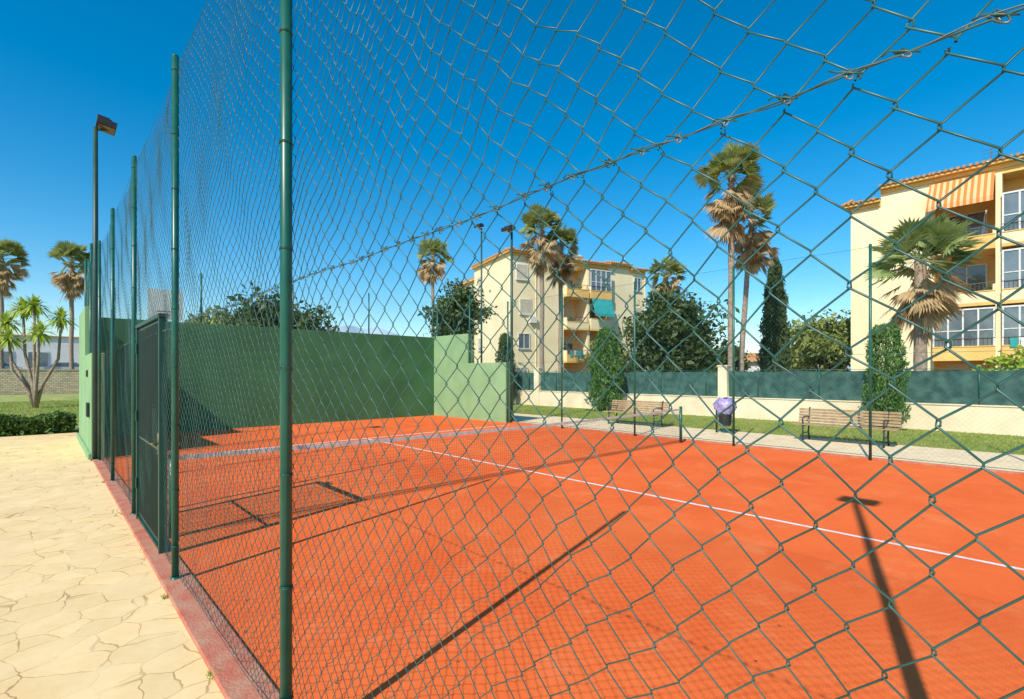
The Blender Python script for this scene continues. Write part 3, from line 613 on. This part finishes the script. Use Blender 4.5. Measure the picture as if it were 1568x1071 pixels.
# ------------------------------------------------------------------ apartment buildings
def windowat(wb,x,y,z,w,h,shut=0.0):
    wb.box(x-w/2-0.06,x-w/2,y-0.07,y,z,z+h,'frame'); wb.box(x+w/2,x+w/2+0.06,y-0.07,y,z,z+h,'frame')
    wb.box(x-w/2-0.06,x+w/2+0.06,y-0.07,y,z+h,z+h+0.06,'frame'); wb.box(x-w/2-0.12,x+w/2+0.12,y-0.14,y,z-0.08,z,'frame')
    wb.box(x-w/2,x+w/2,y-0.02,y-0.003,z,z+h,'glass'); wb.box(x-0.025,x+0.025,y-0.05,y-0.021,z,z+h,'frame')
    if shut>0: wb.box(x-w/2+0.01,x+w/2-0.01,y-0.06,y-0.051,z+h*(1-shut),z+h,'shutter')
def apartment(name,origin,rot,bays,depth,floors,roofz,side_windows=(),seed=0,awn=True,glz=0.35,parw=0.3):
    rd=random.Random(seed); e=empty(name,(origin[0],origin[1],0),rot); wl=MB();rf=MB();wb=MB();bl=MB()
    fl=[0]+floors
    for (a,bb,kind,rz) in bays:
        if kind=='solid':
            wl.box(a,bb,0,depth,-0.1,rz,'bcream'); rf.box(a-0.002,bb+0.002,-0.10,-0.0,rz-0.22,rz-0.02,'border_and_shade')
            for i,f in enumerate(fl):
                w=min(1.1,(bb-a)*0.4); windowat(wb,(a+bb)/2+rd.uniform(-.1,.1)*(bb-a),0,f+1.05,w,1.25,rd.choice((0,0.3,0.6,1)))
                if rd.random()<0.4: wb.box(bb-0.75,bb-0.1,-0.32,-0.0,f+0.3,f+0.85,'frame')
            wl.tube([(bb-0.05,-0.05,0),(bb-0.05,-0.05,rz-0.3)],0.04,6,'bcream')
        elif kind=='blank':
            wl.box(a,bb,0,depth,-0.1,rz,'bcream'); rf.box(a-0.002,bb+0.002,-0.10,-0.0,rz-0.22,rz-0.02,'border_and_shade')
        else:
            rec=1.5; wl.box(a,bb,rec,depth,-0.1,rz,'bcream'); wl.box(a,bb,0.002,rec,rz-0.5,rz-0.002,'border_and_shade')
            wl.box(a+0.003,bb-0.003,rec-0.012,rec-0.002,0,rz-0.5,'border_and_shade'); wl.box(a,a+0.01,0.01,rec,0,rz-0.5,'border_and_shade'); wl.box(bb-0.01,bb,0.01,rec,0,rz-0.5,'border_and_shade')  # thin orange panels on recess back and sides: balcony shade painted as colour
            rf.box(a,bb,-0.10,-0.0,rz-0.22,rz-0.02,'border_and_shade')
            mid=(a+bb)/2
            wl.box(mid-0.12,mid+0.12,-0.3,rec-0.013,0,rz-0.5,'bcream')
            for i,f in enumerate(fl):
                for (p,q) in ((a+0.01,mid-0.12),(mid+0.12,bb-0.01)):
                    bl.box(p,q,-0.55,rec-0.013,f-0.16,f,'border_and_shade')
                    st=rd.random()
                    bl.box(p,q,-0.55,-0.43,f,f+0.55 if st<.6 else f+0.95,'bcream' if st>parw else 'border_and_shade')
                    bl.box(p,q,-0.58,-0.41,(f+0.55 if st<.6 else f+0.95),(f+0.60 if st<.6 else f+1.0),'border_and_shade')
                    bl.box(p,p+0.1,-0.43,-0.002,f,f+0.95,'bcream'); bl.box(q-0.1,q,-0.43,-0.002,f,f+0.95,'bcream')
                    if st<0.6:
                        xx=p+0.1
                        while xx<q: bl.tube([(xx,-0.49,f+0.6),(xx,-0.49,f+1.0)],0.012,4,'rail',False); xx+=0.16
                        bl.tube([(p,-0.49,f+1.0),(q,-0.49,f+1.0)],0.025,6,'rail')
                    c=(p+q)/2; ww=(q-p)*0.62
                    windowat(wb,c,rec-0.013,f+0.15,ww,2.1,rd.choice((0,0.25,0.5)))
                    for u in range(4):
                        if rd.random()<0.6:
                            xx=rd.uniform(p+.3,q-.3); zb=rd.uniform(.3,.6); bl.tube([(xx,-0.25,f),(xx,-0.25,f+zb)],[0.1,0.14],8,'terra')
                            if rd.random()<0.7:
                                for vv in range(9): aa_=rd.uniform(0,6.28); bl.tube([(xx,-0.25,f+zb),(xx+.2*math.cos(aa_),-0.25+.2*math.sin(aa_),f+zb+rd.uniform(.2,.5))],[0.03,0.06],4,'leafcol')
                    if rd.random()<0.3:
                        for u in range(4): xx=p+0.3+u*0.38; bl.box(xx,xx+0.28,-0.62,-0.605,f+0.3+rd.uniform(0,.2),f+0.95,rd.choice(['frame','teal','shutter','stucco']))
                    if rd.random()<glz:
                        t=f+(0.6 if st<.6 else 1.0); tz=f+2.55
                        wb.box(p+.05,q-.05,-0.46,-0.45,t,tz-.05,'glass'); wb.box(p,q,-0.50,-0.42,tz-0.05,tz+0.03,'frame')
                        for u in range(5): xx=p+0.04+(q-p-0.08)*u/4; wb.box(xx-0.035,xx+0.035,-0.50,-0.42,t,tz-0.05,'frame')
                        wb.box(p+.05,q-.05,-0.49,-0.43,t+0.8,t+0.85,'frame')
                        if rd.random()<.6: wb.box(p+.1,c,-0.44,-0.43,t+0.3,tz-.05,'shutter')
    x0=bays[0][0]; x1=bays[-1][1]
    for (a,bb,kind,rz) in bays:
        s=rf; aa=a-0.3 if a==x0 else a
        s.box(aa,bb,-0.40,depth+0.3,rz,rz+0.12,'border_and_shade')
        y_a,y_b=-0.48,0.5
        s.poly([(aa,y_a,rz+0.13),(bb,y_a,rz+0.13),(bb,y_b,rz+0.36),(aa,y_b,rz+0.36)],'terra')
        s.box(aa+0.05,bb,y_b,depth,rz+0.12,rz+0.34,'terra')
        xx=aa+0.05
        while xx<bb: s.tube([(xx,y_a-0.03,rz+0.17),(xx,y_b,rz+0.39)],0.08,6,'terra'); xx+=0.25
    a=x0-0.3; rz=bays[0][3]; yy=-0.4
    while yy<depth: rf.tube([(a-0.08,yy,rz+0.16),(a+0.5,yy,rz+0.36)],0.08,6,'terra'); yy+=0.25
    for (cx,cy,cz) in ((x0+(x1-x0)*.30,4,1.3),(x0+(x1-x0)*.62,3.4,1.2),(x0+(x1-x0)*.8,5,0.9)):
        rf.box(cx-.35,cx+.35,cy-.35,cy+.35,roofz,roofz+cz,'bcream'); rf.box(cx-.45,cx+.45,cy-.45,cy+.45,roofz+cz,roofz+cz+.1,'terra'); rf.box(cx-.25,cx+.25,cy-.25,cy+.25,roofz+cz+.1,roofz+cz+.3,'bcream')
    rf.tube([(x0+6,4,roofz),(x0+6,4,roofz+2.4)],0.025,5,'rail')
    for u in range(4): rf.tube([(x0+5.6,4,roofz+1.7+u*.2),(x0+6.4,4,roofz+1.7+u*.2)],0.012,4,'rail')
    wl.build('walls',e); rf.build('roof',e); bl.build('balconies',e)
    sb=MB()
    for (yy,) in side_windows:
        for f in fl:
            sb.box(-0.02,-0.003,yy-.45,yy+.45,f+1.1,f+2.2,'glass'); sb.box(-0.08,-0.001,yy-.52,yy-.45,f+1.1,f+2.2,'frame'); sb.box(-0.08,-0.001,yy+.45,yy+.52,f+1.1,f+2.2,'frame')
            sb.box(-0.14,-0.001,yy-.58,yy+.58,f+1.02,f+1.1,'frame'); sb.box(-0.08,-0.001,yy-.52,yy+.52,f+2.2,f+2.26,'frame')
            sb.box(-0.05,-0.021,yy-.44,yy+.44,f+2.2-1.1*rd.choice((.6,.8,1)),f+2.199,'shutter')
    if side_windows: sb.build('side_windows',e)
    wb.build('windows',e)
    return e
mid=apartment('apartment_building',(29.3,31.5),math.radians(-15.7),
   [(0,2.6,'solid',12.3),(2.6,5.5,'blank',12.3),(5.5,10.6,'balc',12.1),(10.6,13.2,'blank',12.3),(13.2,15.2,'solid',12.0)],7.85,[3.0,6.0,9.0],12.3,side_windows=((6.2,),),seed=3,glz=.2,parw=.45)
b=MB(); b.box(1.2,13,7.86,16,-0.1,11.7,'bcream'); b.box(0.9,13.2,8.16,16.3,11.7,11.82,'border_and_shade'); b.box(0.95,13.1,8.2,16.2,11.82,12.05,'terra')
for f in (3,6,9):
    b.box(0.2,1.19,10,14,f-.15,f,'border_and_shade'); b.box(0.2,0.32,10,14,f,f+1,'bcream'); b.box(1.15,1.195,10.8,12.4,f+.05,f+2.1,'glass')
b.build('rear_wing',mid)
b=MB(); b.poly([(8.2,-0.64,8.8),(10.5,-0.64,8.8),(10.5,-1.1,7.4),(8.2,-1.1,7.4)],'teal'); b.poly([(8.2,-1.1,7.4),(10.5,-1.1,7.4),(10.5,-1.11,7.15),(8.2,-1.11,7.15)],'teal'); b.build('teal_awning',mid)
b=MB(); b.poly([(0.1,11,10.3),(0.1,13,10.3),(0.12,13,9.3),(0.12,11,9.3)],'red'); b.build('red_towel',mid)

rb=apartment('apartment_building',(36.0,8.1),math.radians(-90),
   [(0,1.5,'blank',11.9),(1.5,3.9,'blank',12.6),(3.9,9.1,'balc',12.6),(9.1,12,'solid',12.6),(12,17,'balc',12.6),(17,20,'solid',12.6)],10,[2.65,5.5,8.4],12.5,seed=11,glz=0.45,parw=0.5)
b=MB(); b.poly([(3.75,-0.15,12.25),(6.35,-0.15,12.25),(6.35,-1.35,10.75),(3.75,-1.35,10.75)],'stripe'); b.poly([(3.75,-1.35,10.75),(6.35,-1.35,10.75),(6.35,-1.36,10.5),(3.75,-1.36,10.5)],'stripe')
b.build('striped_awning',rb)
b=MB()
for xx in (3.8,6.3): b.tube([(xx,-0.1,11.0),(xx,-1.33,10.75)],0.02,6,'rail')
b.build('awning_arms',rb)

e=empty('white_house',(58,24,0),math.radians(-35)); b=MB(); b.box(0,9,0,6,0,3.2,'stucco'); b.build('walls',e)
b=MB(); b.poly([(-.4,-.4,3.2),(9.4,-.4,3.2),(9.4,3,4.4),(-.4,3,4.4)],'terra'); b.poly([(-.4,3,4.4),(9.4,3,4.4),(9.4,6.4,3.2),(-.4,6.4,3.2)],'terra'); b.build('roof',e)
b=MB(); windowat(b,2.5,0,1,1.2,1.2); windowat(b,6.5,0,1,1.2,1.2); b.build('windows',e)

# ------------------------------------------------------------------ hills
V=[];F=[];A=np.linspace(-25,125,300)
for i,a in enumerate(A):
    el=0.9+0.5*math.sin(a*.11)+0.4*math.sin(a*.29+1)+0.2*math.sin(a*.9)+0.1*math.sin(a*2.3)+4.3*math.exp(-((a-27)/8)**2)+0.8*math.exp(-((a-64)/6)**2)
    el=max(el,0.4)
    for (d,s) in ((1500,0),(1750,0.55),(2000,1.0)):
        d2=d*(1+0.02*math.sin(a)); V.append((d2*math.sin(math.radians(a)),d2*math.cos(math.radians(a)),-3+s*2000*math.tan(math.radians(el))*(1+0.04*random.uniform(-1,1)*(s<1))))
for i in range(len(A)-1):
    for j in range(2): q=i*3+j; F.append((q,q+3,q+4,q+1))
np_mesh('hills',np.array(V),np.array(F),'hill',smooth=True)
